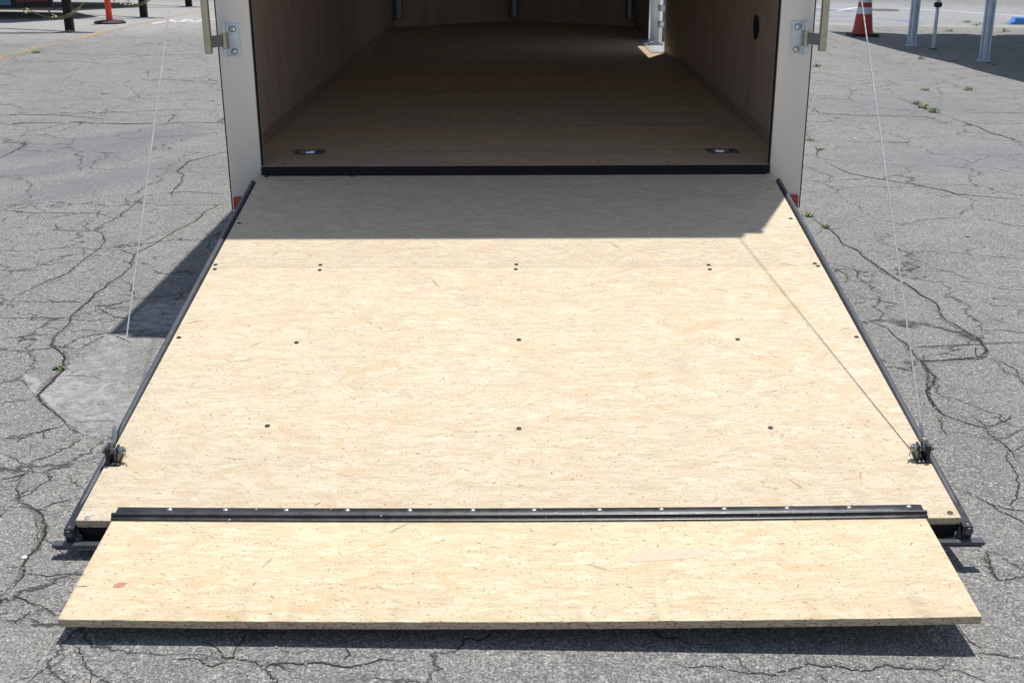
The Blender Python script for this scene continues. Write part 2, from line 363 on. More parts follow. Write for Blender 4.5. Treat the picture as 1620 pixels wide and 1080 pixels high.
def mat_crack():
    t = NT('crack_dark'); v = t.coord(); n = t.noise(v, 90, 4, .7); n2 = t.noise(v, 7, 3, .6)
    a = t.rng(t.math('ADD', n, t.math('MULTIPLY', t.math('SUBTRACT', n2, .5), .45)), .27, .38)
    c = t.mix(t.rng(n, .35, .65), (0.016, 0.015, 0.014), (0.075, 0.068, 0.060))
    return t.fin(c, 1.0, None, alpha=a, spec=0.05)
def mat_fabric(name, c, transl=0.0):
    t = NT(name); v = t.coord(); n = t.noise(v, 300, 2)
    t.fin(t.mix(n, tuple(x*.9 for x in c), c), .85)
    if transl:
        tr = t.new('ShaderNodeBsdfTranslucent'); tr.inputs[0].default_value = (*c, 1); mx = t.new('ShaderNodeMixShader'); mx.inputs[0].default_value = transl
        t.l.new(t.b.outputs[0], mx.inputs[1]); t.l.new(tr.outputs[0], mx.inputs[2]); t.l.new(mx.outputs[0], t.out.inputs[0])
    return t.m
M = dict(
    asphalt=mat_asphalt(), osb=mat_osb('strand_board', tint=(1.0, .99, .965), grime=.42), osb2=mat_osb('strand_board_clean', tint=(1.01, .985, .90), grime=.2), edge=mat_osbedge(),
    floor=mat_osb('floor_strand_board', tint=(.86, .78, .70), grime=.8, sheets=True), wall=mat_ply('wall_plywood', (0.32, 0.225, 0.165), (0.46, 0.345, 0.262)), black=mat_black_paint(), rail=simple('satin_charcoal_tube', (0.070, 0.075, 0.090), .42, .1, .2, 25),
    alu=mat_alu('satin_aluminium', (0.83, 0.785, 0.735), .5), skin=mat_alu('white_skin', (0.72, 0.73, 0.74), .35), trim=mat_alu('grey_trim', (0.20, 0.215, 0.23), .33),
    zinc=simple('zinc_plate', (0.60, 0.655, 0.68), .42, .5, .05, 12), zincy=simple('yellow_zinc', (0.46, 0.44, 0.34), .27, .95, .12, 30),
    greymetal=simple('grey_bracket', (0.24, 0.25, 0.24), .5, .5, .2), screw=simple('dark_screw', (0.06, 0.05, 0.045), .5, .6, .3, 200), bright=simple('bright_screw', (0.72, 0.74, 0.78), .25, .9, .1, 200),
    sillm=simple('black_sill', (0.003, 0.003, 0.0035), .9),
    rubber=simple('black_rubber', (0.010, 0.010, 0.011), .7, 0, .3, 40), cable=simple('galvanised_wire', (0.44, 0.45, 0.48), .55, .15, .2, 300),
    red=simple('red_lens', (0.42, 0.035, 0.015), .25, 0, .15, 80), orange=simple('red_orange_plastic', (0.80, 0.050, 0.020), .45, 0, .1, 8), coneo=simple('cone_orange_shaded', (0.36, 0.040, 0.022), .6, 0, .35, 14),
    conew=simple('cone_white_band', (0.55, 0.57, 0.60), .4, 0, .25, 20), tent=simple('tent_leg_grey_blue', (0.46, 0.53, 0.63), .4, .2, .12, 12), ring=simple('ring_steel', (0.75, 0.78, 0.84), .15, 1, .1, 60),
    pan=simple('galvanised_pan', (0.10, 0.105, 0.115), .4, .4, .3, 60), crack=mat_crack(), yellow=mat_worn('worn_yellow_paint', (0.56, 0.38, 0.14), .40, .58, 22, .75),
    white=mat_worn('worn_white_paint', (0.78, 0.78, 0.80), .36, .52, 20, .9), blue=mat_worn('worn_blue_paint', (0.16, 0.26, 0.55), .40, .56, 12, .6), pink=mat_worn('worn_pink_paint', (0.55, 0.42, 0.42), .42, .56, 18, .7),
    bluepaint=simple('blue_kerb_paint', (0.05, 0.24, 0.66), .6, 0, .25, 20, .3), canopy=mat_fabric('canopy_fabric', (0.30, 0.34, 0.42)), canopyt=mat_fabric('canopy_thin_fabric', (0.35, 0.35, 0.34), .35),
    trailer=simple('black_trailer_paint', (0.008, 0.008, 0.009), .75, 0, .3, 10), gold=simple('gold_zinc_chain', (0.30, 0.26, 0.14), .4, .85, .25, 120), leaf=simple('weed_green', (0.12, 0.175, 0.05), .7, 0, .4, 40),
    stone=simple('gravel_stone', (0.30, 0.285, 0.26), .85, 0, .45, 30), decalb=simple('blue_decal', (0.05, 0.15, 0.32), .4), decalr=simple('red_decal', (0.10, 0.008, 0.012), .4), iron=simple('rusted_iron', (0.10, 0.080, 0.070), .8, .2, .4, 30),
    residue=mat_worn('pale_residue', (0.40, 0.393, 0.383), .30, .58, 26, .85),
    liner=simple('white_ceiling_liner', (0.75, 0.74, 0.72), .6, 0, .05, 5),
    lip=mat_worn('crumbled_crack_margin', (0.10, 0.093, 0.085), .44, .60, 90, .5),
    zincd=simple('dull_zinc', (0.26, 0.28, 0.31), .4, .7, .15, 60),
    kick=simple('kick_strip_grey', (0.30, 0.225, 0.17), .5, .1, .15, 10), hole=simple('hole_shade_black', (0.006, 0.006, 0.006), .9),
    flaker=simple('red_strand', (0.40, 0.20, 0.14), .75, 0, .35, 160), flakep=simple('pink_strand', (0.60, 0.455, 0.335), .75, 0, .14, 120), flakep2=simple('pale_pink_strand', (0.66, 0.54, 0.42), .75, 0, .08, 90), flakep3=simple('tan_strand', (0.62, 0.47, 0.30), .75, 0, .12, 60), paper=simple('white_paper', (0.75, 0.75, 0.73), .8),
    tread=mat_alu('tread_plate', (0.75, 0.76, 0.78), .30, 'X'), doorgrey=simple('door_panel_grey', (0.30, 0.31, 0.33), .5), doorblue=simple('door_edge_blue', (0.55, 0.62, 0.78), .4))
for k in ('flakep', 'flaker'): pass
# ------------------------------------------------------------------ ground
b = MB(); S = 160
b.sheet([(x, y, gz(x, y)) for x, y in ((-S, -S), (S, -S), (S, S), (-S, S))])
tag(b.link('ground', M['asphalt']), kind='structure')
def ribbon(b, pts, w0, w1=None, dz=.0012, jit=0.0, step=.02, taper=False):
    w1 = w0 if w1 is None else w1
    P = []
    for A, B in zip(pts, pts[1:]):
        L = (B-A).length; n = max(1, int(L/step))
        P += [A.lerp(B, i/n) for i in range(n)]
    P.append(pts[-1])
    if jit:
        ph = 0.0; Q = [P[0]]
        for i in range(1, len(P)-1):
            t = (P[i+1]-P[i-1]); t.z = 0; t.normalize(); nn = Vector((-t.y, t.x, 0))
            ph = ph*.82 + random.uniform(-1, 1)*jit*.55
            Q.append(P[i] + nn*(ph + random.uniform(-1, 1)*jit*.30))
        Q.append(P[-1]); P = Q
    N = len(P); prev = None; ww = random.uniform(.5, 1)
    for i, p in enumerate(P):
        t = P[min(i+1, N-1)] - P[max(i-1, 0)]; t.z = 0
        if t.length < 1e-6: continue
        t.normalize(); nn = Vector((-t.y, t.x, 0)); k = 1.0
        if taper: k = min(1, (i+.3)/(N*.15+1), (N-i-.7+.3)/(N*.15+1))
        ww = min(1.45, max(.40, ww + random.uniform(-.30, .30))) if jit else 1.0
        w_ = (w0+(w1-w0)*i/N)*k*ww/2
        a = p+nn*w_; c = p-nn*w_; a.z = gz(a.x, a.y)+dz; c.z = gz(c.x, c.y)+dz
        cur = (b.bm.verts.new(a), b.bm.verts.new(c))
        if prev: b.bm.faces.new((prev[0], prev[1], cur[1], cur[0]))
        prev = cur
CR = []   # cracks: (width m, pixels)
def crk(w_, sc, ox, oy, *pts): CR.append((w_, [(ox+x/sc, oy+y/sc) for x, y in pts]))
A = (2.16, 0, 200)
crk(.010, *A, (0, 640), (45, 590), (110, 550), (230, 500), (310, 440), (360, 395), (350, 370), (318, 355), (400, 310), (450, 275), (490, 240), (545, 230))
crk(.004, *A, (545, 230), (640, 222), (770, 232))
crk(.008, *A, (590, 245), (590, 225), (625, 190), (630, 165), (605, 155), (650, 120), (720, 100), (790, 80))
crk(.010, *A, (785, 248), (700, 290), (660, 325), (600, 355), (520, 405), (460, 435), (450, 480), (400, 520), (330, 570), (295, 600), (240, 650), (235, 675), (180, 720), (175, 750), (215, 770), (235, 790), (230, 820), (190, 855), (150, 890), (125, 920), (170, 960), (215, 1000), (250, 1035), (290, 1055), (340, 1040), (395, 1005))
crk(.005, *A, (0, 655), (110, 652), (240, 655)); crk(.004, *A, (45, 597), (150, 600), (295, 598)); crk(.005, *A, (0, 727), (100, 715), (190, 712)); crk(.006, *A, (0, 945), (60, 938), (125, 925))
crk(.004, *A, (0, 285), (60, 290), (130, 296), (330, 297), (390, 315)); crk(.005, *A, (205, 852), (280, 852), (360, 862)); crk(.003, *A, (330, 620), (390, 650), (480, 664))
crk(.003, *A, (410, 515), (450, 545), (460, 580)); crk(.005, *A, (0, 1070), (80, 1060), (150, 1040), (215, 1025)); crk(.004, *A, (360, 420), (410, 422), (460, 440)); crk(.004, *A, (0, 490), (60, 495), (130, 492))
crk(.004, *A, (200, 240), (100, 255), (0, 290)); crk(.004, *A, (0, 110), (50, 85), (95, 60), (90, 50)); crk(.004, *A, (190, 330), (200, 355), (318, 358)); crk(.003, *A, (230, 700), (300, 695), (370, 700)); crk(.004, *A, (240, 770), (300, 745), (360, 715), (440, 715), (580, 718))
crk(.003, *A, (300, 610), (380, 612), (460, 590), (640, 572)); crk(.005, *A, (245, 1008), (330, 1005), (395, 1008))
for seg in [((0, 198), (53, 194.5), (106, 195.5)), ((108, 192.5), (151, 194.5)), ((151, 196), (204, 196), (250, 195)), ((253, 197), (285, 193.5), (318, 194.5), (352, 195))]: CR.append((.022, list(seg)))
CR.append((.012, [(60, 86), (150, 87), (330, 86)])); CR.append((.010, [(0, 72), (40, 71)])); CR.append((.008, [(60, 184), (180, 178), (330, 172)])); CR.append((.006, [(0, 182), (90, 182), (180, 190)]))
A = (2.4556, 0, 640)
crk(.007, *A, (0, 185), (60, 215), (100, 230), (200, 195), (260, 165), (330, 115)); crk(.005, *A, (0, 135), (100, 120), (200, 95), (250, 85)); crk(.004, *A, (0, 320), (55, 318))
crk(.011, *A, (120, 250), (85, 290), (65, 320), (75, 380), (130, 405), (150, 430), (175, 480), (165, 520), (150, 560), (110, 590), (85, 640), (75, 680), (40, 715), (0, 745))
crk(.009, *A, (40, 735), (100, 755), (150, 785), (190, 805), (220, 820)); crk(.005, *A, (0, 640), (70, 625)); crk(.006, *A, (85, 655), (180, 665), (300, 655))
crk(.010, *A, (280, 930), (300, 965), (330, 1010), (370, 1050), (430, 1080), (520, 1100)); crk(.005, *A, (150, 410), (220, 380), (280, 365)); crk(.005, *A, (270, 265), (280, 300), (320, 325)); crk(.004, *A, (0, 400), (30, 390))
crk(.004, *A, (100, 235), (130, 262), (200, 268)); crk(.006, *A, (0, 830), (60, 850), (120, 800)); crk(.006, *A, (140, 440), (150, 500), (140, 540)); crk(.005, *A, (110, 1080), (150, 1040), (230, 1000), (250, 960))
A = (3.6, 60, 850)
crk(.009, *A, (930, 580), (960, 608), (1000, 640), (1050, 685), (1100, 690), (1160, 710), (1230, 715), (1290, 740), (1330, 720), (1400, 710), (1500, 708), (1620, 715), (1780, 735), (1980, 700), (2100, 705)); crk(.008, *A, (1290, 740), (1330, 780), (1380, 840))
crk(.003, *A, (740, 690), (900, 692), (1060, 690)); crk(.004, *A, (1390, 700), (1430, 660), (1560, 645))
A = (3.6, 1170, 850)
crk(.008, *A, (-400, 735), (-260, 745), (-120, 730), (0, 770), (100, 775), (190, 785), (290, 765), (370, 735), (390, 720), (470, 730), (560, 725), (640, 740), (740, 755), (830, 725), (900, 740), (1000, 750), (1120, 765), (1180, 715), (1240, 665)); crk(.006, *A, (1120, 765), (1160, 790), (1190, 840))
crk(.006, *A, (1240, 490), (1290, 580), (1380, 630)); crk(.007, *A, (1340, 660), (1480, 665), (1600, 690), (1640, 692)); crk(.010, *A, (1380, 100), (1420, 160), (1480, 240), (1540, 232), (1640, 220)); crk(.004, *A, (440, 770), (480, 810), (500, 840))
A = (2.7, 1060, 300)
crk(.008, *A, (555, 75), (610, 120), (690, 175), (740, 235), (810, 265), (850, 305), (900, 345), (960, 380), (1000, 405), (1060, 440), (1130, 490), (1180, 560), (1250, 600), (1330, 650), (1355, 690), (1340, 715), (1200, 730), (1080, 735), (1110, 780), (1140, 800), (1095, 860), (1130, 920), (1165, 965), (1290, 1000), (1350, 1015), (1440, 985))
crk(.005, *A, (1310, 600), (1400, 600), (1530, 610)); crk(.006, *A, (1040, 675), (1180, 665), (1350, 660), (1530, 650)); crk(.007, *A, (820, 550), (930, 590), (1000, 655), (1040, 700), (1075, 735)); crk(.006, *A, (1360, 715), (1430, 745), (1475, 770), (1490, 810), (1530, 850))
crk(.004, *A, (690, 330), (760, 365), (770, 390), (740, 395)); crk(.004, *A, (780, 450), (880, 470), (980, 490)); crk(.004, *A, (620, 195), (650, 170)); crk(.004, *A, (1060, 325), (1200, 350), (1290, 385)); crk(.003, *A, (900, 345), (1060, 345), (1250, 350)); crk(.004, *A, (780, 490), (830, 478))
A = (4.32, 1290, 150)
crk(.007, *A, (0, 125), (290, 143), (560, 145), (850, 155)); crk(.009, *A, (500, 0), (640, 50), (800, 120), (900, 145)); crk(.012, *A, (900, 145), (960, 170), (1100, 215), (1200, 260), (1330, 300), (1440, 335))
crk(.012, *A, (-70, 440), (0, 455), (90, 465), (230, 540), (400, 570), (620, 610), (860, 650), (960, 680), (1100, 690), (1300, 705), (1440, 724)); crk(.005, *A, (850, 700), (940, 685)); crk(.005, *A, (1180, 500), (1300, 520), (1440, 545)); crk(.005, *A, (-10, 350), (20, 380), (0, 430)); crk(.006, *A, (500, 330), (660, 325)); crk(.006, *A, (1000, 120), (1440, 122))
A = (2.077, 1380, 560)
crk(.010, *A, (160, 25), (185, 70), (180, 130), (210, 180), (250, 205), (320, 230), (365, 240), (410, 280), (440, 300), (480, 350), (510, 375)); crk(.006, *A, (365, 240), (430, 225), (460, 200)); crk(.005, *A, (230, 205), (225, 240), (250, 270))
crk(.007, *A, (280, 440), (340, 470), (400, 500), (455, 530), (510, 565)); crk(.009, *A, (370, 640), (385, 700), (415, 740)); crk(.005, *A, (440, 300), (480, 420), (475, 480), (455, 530)); crk(.004, *A, (400, 20), (440, 60), (500, 80)); crk(.004, *A, (250, 15), (340, 18), (380, 5))
b = MB(); b2 = MB(); crackpts = []
for w_, px in CR:
    pts = [gp(u, v) for u, v in px]; Lm = (pts[0]-CAM).length
    ribbon(b, pts, max(w_*(.42 if Lm < 6 else .85), Lm*.00085), jit=min(.010, .0035+Lm*.0010), step=.007 if Lm < 5 else .03, taper=True)
    ribbon(b2, pts, max(w_*1.5, Lm*.002), jit=.006, step=.02 if Lm < 5 else .05, taper=True, dz=.0007)
    crackpts += [(A_.lerp(B_, random.random()), w_) for A_, B_ in zip(pts, pts[1:]) for _ in range(int(3+(B_-A_).length*16))]
    for A_, B_ in zip(pts, pts[1:]):                      # short side cracks
        if random.random() < .12 and Lm < 7:
            c0 = A_.lerp(B_, random.random()); a = random.uniform(0, 6.28); d = Vector((math.cos(a), math.sin(a), 0))
            ribbon(b, [c0, c0+d*random.uniform(.03, .06), c0+d*.08+Vector((random.uniform(-.04, .04), random.uniform(-.04, .04), 0))], .003, jit=.004, step=.01, taper=True, dz=.0015)
tag(b.link('pavement_cracks', M['crack']), kind='structure'); tag(b2.link('crack_margins', M['lip']), kind='structure')
# loose grit lying along the cracks
b = MB()
def pebble(b, c, r):
    vs = bmesh.ops.create_icosphere(b.bm, subdivisions=1, radius=r)['verts']
    sx, sy, sz = random.uniform(.7, 1.3), random.uniform(.7, 1.3), random.uniform(.4, .8); a = random.uniform(0, 3)
    for v in vs:
        v.co = Matrix.Rotation(a, 3, 'Z') @ Vector((v.co.x*sx, v.co.y*sy, v.co.z*sz))*random.uniform(.85, 1.1) + Vector(c)
for P, w_ in crackpts:
    if (P-CAM).length > 6.5: continue
    for _ in range(2):
        x = P.x+random.gauss(0, .012+w_); y = P.y+random.gauss(0, .012+w_); r = random.uniform(.0012, .0036)
        pebble(b, (x, y, gz(x, y)+r*.4), r)
for _ in range(900):
    x, y = random.uniform(-2.6, 2.6), random.uniform(-3.2, .5); r = random.uniform(.0010, .0028); pebble(b, (x, y, gz(x, y)+r*.4), r)
tag(b.link('grit', M['stone']), label='loose grit and tiny stones on the cracked asphalt', kind='stuff')
# painted markings
def mark(name, m, segs, w_, dz=.004):
    b = MB()
    for px in segs: ribbon(b, [gp(u, v) for u, v in px], w_, dz=dz, step=.5)
    tag(b.link(name, m), kind='structure')
mark('yellow_line', M['yellow'], [[(-60, 114), (0, 92.5), (60, 76), (110, 64.5), (175, 49), (262, 28.5), (340, 14), (400, 2)]], .085)
mark('white_line', M['white'], [[(1425, 14), (1500, 18), (1640, 27.5)], [(1280, 11.5), (1320, 14.5), (1362, 17)], [(1322, 18), (1345, 14), (1362, 12)]], .10)
mark('white_hatching', M['white'], [[(240, 38.5), (262, 34.5), (300, 36), (345, 36.5)], [(268, 32), (280, 36.3)], [(283, 36), (297, 32)], [(294, 32), (312, 36)], [(306, 36), (325, 31.5)], [(268, 31.5), (345, 31.5)]], .07, .0045)
mark('pink_marking', M['pink'], [[(232, 38.5), (262, 34), (290, 34.5), (345, 34)]], .45, .003)
mark('blue_line', M['blue'], [[(1370, 28.5), (1420, 32), (1462, 38)], [(1380, 38), (1460, 38.6), (1595, 38.8)], [(1285, 32), (1360, 37)], [(1285, 26), (1345, 26.5)]], .13)
mark('blue_marking', M['blue'], [[(1280, 15.5), (1350, 17)]], .8, .003)

b = MB()
b.sheet([gp(u, v, .0006) for u, v in ((166, 528), (215, 531), (285, 532), (275, 560), (225, 640), (190, 692), (133, 689), (113, 674), (92, 655), (60, 628), (72, 612), (93, 596), (108, 578), (145, 562), (158, 545))])
b.sheet([gp(u, v, .0006) for u, v in ((190, 522), (212, 500), (236, 480), (300, 474), (310, 480), (290, 524), (250, 526))])
b.sheet([gp(u, v, .0006) for u, v in ((36, 590), (58, 598), (70, 612), (58, 626), (44, 612))])
tag(b.link('pale_pavement_patch', M['residue']), kind='structure')
# ------------------------------------------------------------------ the open cargo trailer
W, PO, WX, H, LEN = .98, 1.104, 1.06, 2.0, 6.2
T = thing('cargo_trailer', (0, 3.1, gz(0, 3.1)), 'open cargo trailer with aluminium rear posts and a lowered strand-board ramp on the asphalt', 'trailer')
# floor
b = MB(); fl = [(-WX, 0.002, 0), (WX, .002, 0), (WX, 6.2, 0), (0, 6.95, 0), (-WX, 6.2, 0)]
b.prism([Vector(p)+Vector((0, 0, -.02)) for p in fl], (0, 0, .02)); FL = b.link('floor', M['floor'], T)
for Y in (.05, .92, 1.3, 1.75, 2.6, 3.1, 4.2):
    for x in (-.93, -.55, -.3, .02, .33, .62, .93):
        x += random.uniform(-.03, .03); y = Y+random.uniform(-.02, .02)
        MB().lathe([(.0001, .0012), (.0045, .001), (.006, 0)], (x, y, .0005), 10).link('screw', M['screw'], FL)
# tie-down rings near the sill
for u, v in ((490, 241), (1142, 239)):
    r = FWD + RGT*((u-810)/FP) + UPV*((540-v)/FP); P = CAM + r*(-CAM.z/r.z); x, y = P.x, P.y
    b = MB(); b.prism([Vector((x+dx, y+dy, .0005)) for dx, dy in ((-.060, -.050), (.052, -.050), (.062, -.040), (.060, .050), (-.052, .050), (-.062, .040))], (0, 0, .003))
    td = b.link('tie_down', M['pan'], T)
    MB().lathe([(.040, .0036), (.037, .0100), (.033, .0112), (.024, .0055), (.012, .0022), (.0001, .0016)], (x-.004, y, 0), 24).link('ring_pan', M['ring'], td)
    MB().tube([(x+.042*math.cos(a), y+.030*math.sin(a)*1.0, .006) for a in [k*math.pi/10 for k in range(20)]], .0028, 8, close=True).link('ring', M['pan'], td)
    for dx, dy in ((-.05, -.04), (.045, -.04), (.05, .04), (-.045, .04)): MB().lathe([(.0001, .0022), (.004, .001), (.005, 0)], (x+dx, y+dy, .0035), 8).link('screw', M['bright'], td)
# plywood wall panels (seams between sheets), hole in the right rear sheet, side-door opening in the right wall
def wall_panel(xs, y0, y1, hole=None, z0=.055, z1=1.93):
    b = MB(); bm = b.bm; x = xs*WX; th = xs*.006
    if hole:
        cy, cz, ry, rz_ = hole; n = 32; out = []
        hv = [bm.verts.new((x, cy+ry*math.cos(2*math.pi*k/n), cz+rz_*math.sin(2*math.pi*k/n))) for k in range(n)]
        def edgept(a):
            c, s_ = math.cos(a), math.sin(a); t = min(((y1-cy)/c if c > 1e-6 else (y0-cy)/c if c < -1e-6 else 9e9), ((z1-cz)/s_ if s_ > 1e-6 else (z0-cz)/s_ if s_ < -1e-6 else 9e9))
            return (x, cy+c*t, cz+s_*t)
        ov = [bm.verts.new(edgept(2*math.pi*k/n)) for k in range(n)]
        for k in range(n): bm.faces.new((hv[k], hv[(k+1) % n], ov[(k+1) % n], ov[k]))
        for yy, zz in ((y0, z0), (y1, z0), (y1, z1), (y0, z1)):   # fill the four corners
            a = math.atan2(zz-cz, yy-cy) % (2*math.pi); k = int(a/(2*math.pi)*n)
            bm.faces.new((ov[k], ov[(k+1) % n], bm.verts.new((x, yy, zz))))
    else:
        bm.faces.new([bm.verts.new(p) for p in ((x, y0, z0), (x, y1, z0), (x, y1, z1), (x, y0, z1))])
    r = bmesh.ops.extrude_face_region(bm, geom=list(bm.faces))
    for e in r['geom']:
        if isinstance(e, bmesh.types.BMVert): e.co.x += th
    bmesh.ops.recalc_face_normals(bm, faces=list(bm.faces))
    return b.link('wall_panel', M['wall'], T)
wall_panel(-1, .062, 2.62); wall_panel(-1, 2.624, 5.06); wall_panel(-1, 5.064, 6.2)
wall_panel(1, .062, 2.60, hole=(.85, .44, .085, .055)); wall_panel(1, 2.604, 3.985); wall_panel(1, 3.985, 4.92, z0=1.62); wall_panel(1, 4.92, 6.2)
for s in (-1, 1):   # nose sheets
    b = MB(); b.prism([Vector(p) for p in ((s*WX, 6.2, .0015), (0, 6.95, .0015), (0, 6.95, 1.93), (s*WX, 6.2, 1.93))], (s*.01, .02, 0)); b.link('nose_wall', M['wall'], T)
# grey kick strips between floor and walls
for s, y0, y1 in ((-1, .062, 6.2), (1, .062, 3.985), (1, 4.92, 6.2)):
    b = MB(); b.box((min(s*WX, s*(WX+.012)), y0, .001), (max(s*WX, s*(WX+.012)), y1, .0545)); b.link('kick_strip', M['kick'], T)
b = MB(); b.tube([(1.0655, .85, .44), (1.0775, .85, .44)], 1.0, 32)
for v in b.bm.verts: v.co.y = .85+(v.co.y-.85)*.089; v.co.z = .44+(v.co.z-.44)*.059
b.link('hole_backing', M['hole'], T)  # black disc behind the wall hole, its colour standing in for the shade inside
# corner trims of the nose (curved foot)
for x, y, h0 in ((-1.02, 6.17, .075), (0, 6.88, .035), (1.02, 6.17, .06)):
    b = MB(); n = 10; P = []
    for k in range(n+1):
        a = math.pi*(k/n-.5); P.append(Vector((x+.046*math.sin(a), y-.028*math.cos(a), h0)))
    P += [Vector((x+.046, y+.02, h0)), Vector((x-.046, y+.02, h0))]
    b.prism(P, (0, 0, 1.85-h0)); ct = b.link('corner_trim', M['trim'], T)
    b = MB(); b.tube([(x+.046*math.sin(math.pi*(k/8-.5)), y-.030*math.cos(math.pi*(k/8-.5)), h0+.012+.03*(k/8)**2) for k in range(9)], .003, 6); b.link('trim_edge', M['zinc'], ct)
# outer skins, roof, header
def skin(s, y0, y1, z0=-.16, z1=H):
    x0, x1 = sorted((s*1.078, s*PO)); b = MB(); b.box((x0, y0, z0), (x1, y1, z1), bev=.003); return b.link('side_wall', M['skin'], T)
skin(-1, .062, 6.2); skin(1, .062, 3.985); skin(1, 4.92, 6.2); skin(1, 3.985, 4.92, 1.62); skin(1, 3.985, 4.92, -.16, -.032)
for s in (-1, 1):
    b = MB(); b.prism([Vector(p) for p in ((s*PO, 6.2, -.16), (0, 7.02, -.16), (0, 7.02, H), (s*PO, 6.2, H))], (0, -.02, 0)); b.link('nose_skin', M['skin'], T)
b = MB(); b.prism([Vector(p) for p in ((-PO, -.023, H-.03), (PO, -.023, H-.03), (PO, 6.2, H-.03), (0, 7.05, H-.03), (-PO, 6.2, H-.03))], (0, 0, .04)); b.link('roof', M['skin'], T)
b = MB(); b.prism([Vector(p) for p in ((-WX, .07, 1.93), (WX, .07, 1.93), (WX, 6.2, 1.93), (0, 6.95, 1.93), (-WX, 6.2, 1.93))], (0, 0, .02)); b.link('ceiling_panel', M['liner'], T)
b = MB(); b.box((-W, 0, 1.86), (W, .06, H-.032), bev=.003); hd = b.link('header', M['alu'], T)
b = MB(); b.box((-1.03, -.062, 1.93), (1.03, -.026, 1.995), bev=.006); b.link('header_bar', M['alu'], hd)  # unseen protruding bar, shaped to cast the step in the ramp's shadow edge
# chassis, axles and wheels under the body
b = MB()
for x in (-.85, .85): b.box((x-.03, .1, -.16), (x+.03, 6.1, -.022))
for y in (.7, 1.5, 2.3, 3.1, 3.9, 4.7, 5.5): b.box((-.82, y, -.12), (.82, y+.05, -.024))
b.link('chassis', M['black'], T)
for s in (-1, 1):
    b = MB(); x0, x1 = sorted((s*1.106, s*1.33)); P = []
    for (y, z) in ((2.35, -.10), (2.55, .16), (4.05, .16), (4.25, -.10), (4.22, -.10), (4.03, .14), (2.57, .14), (2.38, -.10)): P.append(Vector((x0, y, z)))
    b.prism(P, (x1-x0, 0, 0)); b.link('fender', M['trim'], T)
    for y in (2.9, 3.72):
        zc = gz(s*1.2, y)+.33; wx = s*1.215
        wh = MB().lathe([(.20, -.09), (.30, -.095), (.328, -.07), (.33, 0), (.328, .07), (.30, .095), (.20, .09)], (wx, y, zc), 32, 'X').link('wheel', M['rubber'], T)
        MB().lathe([(.199, -.07), (.199, .07), (.16, .075), (.14, .03), (.06, .03), (.05, .07), (.0001, .07)] if s > 0 else [(.199, .07), (.199, -.07), (.16, -.075), (.14, -.03), (.06, -.03), (.05, -.07), (.0001, -.07)], (wx, y, zc), 24, 'X').link('rim', M['zinc'], wh)
# rear posts with seal and marker light
for s in (-1, 1):
    b = MB(); x0, x1 = sorted((s*W, s*PO)); b.box((x0, 0, -.178), (x1, .06, H-.032), bev=.0035); po = b.link('rear_post', M['alu'], T)
    b = MB(); x0, x1 = sorted((s*(W-.003), s*W)); b.box((x0-.0002, .006, 0), (x1-.0002 if s > 0 else x1-.0, .036, 1.86)); b.link('door_seal', M['rubber'], po)
    b = MB(); x0, x1 = sorted((s*PO, s*(PO+.004))); b.box((x0, .002, -.170), (x1, .014, H-.05)); b.link('post_edge', M['rubber'], po)
    b = MB(); x0, x1 = sorted((s*1.050, s*1.098)); b.box((x0, -.010, -.172), (x1, .001, -.118), bev=.006); b.link('marker_light', M['red'], po)
# black sill between floor and ramp: channel, hinge tube
b = MB(); b.box((-W+.002, -.012, -.060), (W-.002, .0015, -.0008), nx=1, bev=.002); sl = b.link('rear_sill', M['sillm'], T)
b = MB()
for k in range(26):
    x0 = -.962+k*.074; b.cyl((x0, -.016, -.026), (x0+.0725, -.016, -.026), .0085, n=12)
b.link('sill_hinge', M['sillm'], sl)
# vertical lock bars held on the posts
for s in (-1, 1):
    xc = s*1.121; yc = -.085
    b = MB(); b.cyl((xc, yc, .435), (xc, yc, .66), .0150, n=20); lb = b.link('latch_bar', M['zincy'], T)
    MB().cyl((xc, yc, .4335), (xc, yc, .4365), .0125, n=16).link('bar_end', M['rubber'], lb)
    z0, z1 = .415, .535
    for zo in (0.0,):
        za, zb = z0+zo, z1+zo
        b = MB(); xa, xb = sorted((s*1.022, s*1.068)); b.box((xa, -.0045, za), (xb, -.0005, zb), bev=.0018)
        hp = b.link('hinge_plate', M['zinc'], lb)
        b = MB(); kx = s*1.077
        xa, xb = sorted((s*1.060, s*1.074))
        for q0, q1 in ((za, za+.030), (zb-.033, zb)):
            b = MB(); b.cyl((kx, -.018, q0), (kx, -.018, q1), .0098); b.box((xa, -.016, q0+.0005), (xb, -.0048, q1-.0005)); b.link('hinge_knuckle', M['zinc'], lb)
        b = MB(); b.cyl((kx, -.018, za+.031), (kx, -.018, zb-.034), .0108); b.link('hinge_barrel', M['zincy'], lb)
        b = MB(); A_ = Vector((kx+s*.004, -.020, 0)); B_ = Vector((xc-s*.004, yc+.01, 0)); d = (B_-A_).normalized(); nn = Vector((-d.y, d.x, 0))*.0025
        b.prism([A_+nn+Vector((0, 0, za+.038)), B_+nn+Vector((0, 0, za+.038)), B_-nn+Vector((0, 0, za+.038)), A_-nn+Vector((0, 0, za+.038))], (0, 0, .042)); b.link('bar_bracket', M['greymetal'], lb)
        for zz in (za+.018, zb-.021):
            MB().lathe([(.0001, -.0040), (.0025, -.0030), (.004, -.0062), (.0085, -.0040), (.010, 0)][::-1], (s*1.045, -.0046, zz), 18, 'Y').link('screw', M['bright'], lb)
            MB().lathe([(.0117, 0), (.0117, -.0012), (.0102, -.0012), (.0102, 0)], (s*1.045, -.0046, zz), 18, 'Y').link('washer', M['greymetal'], lb)
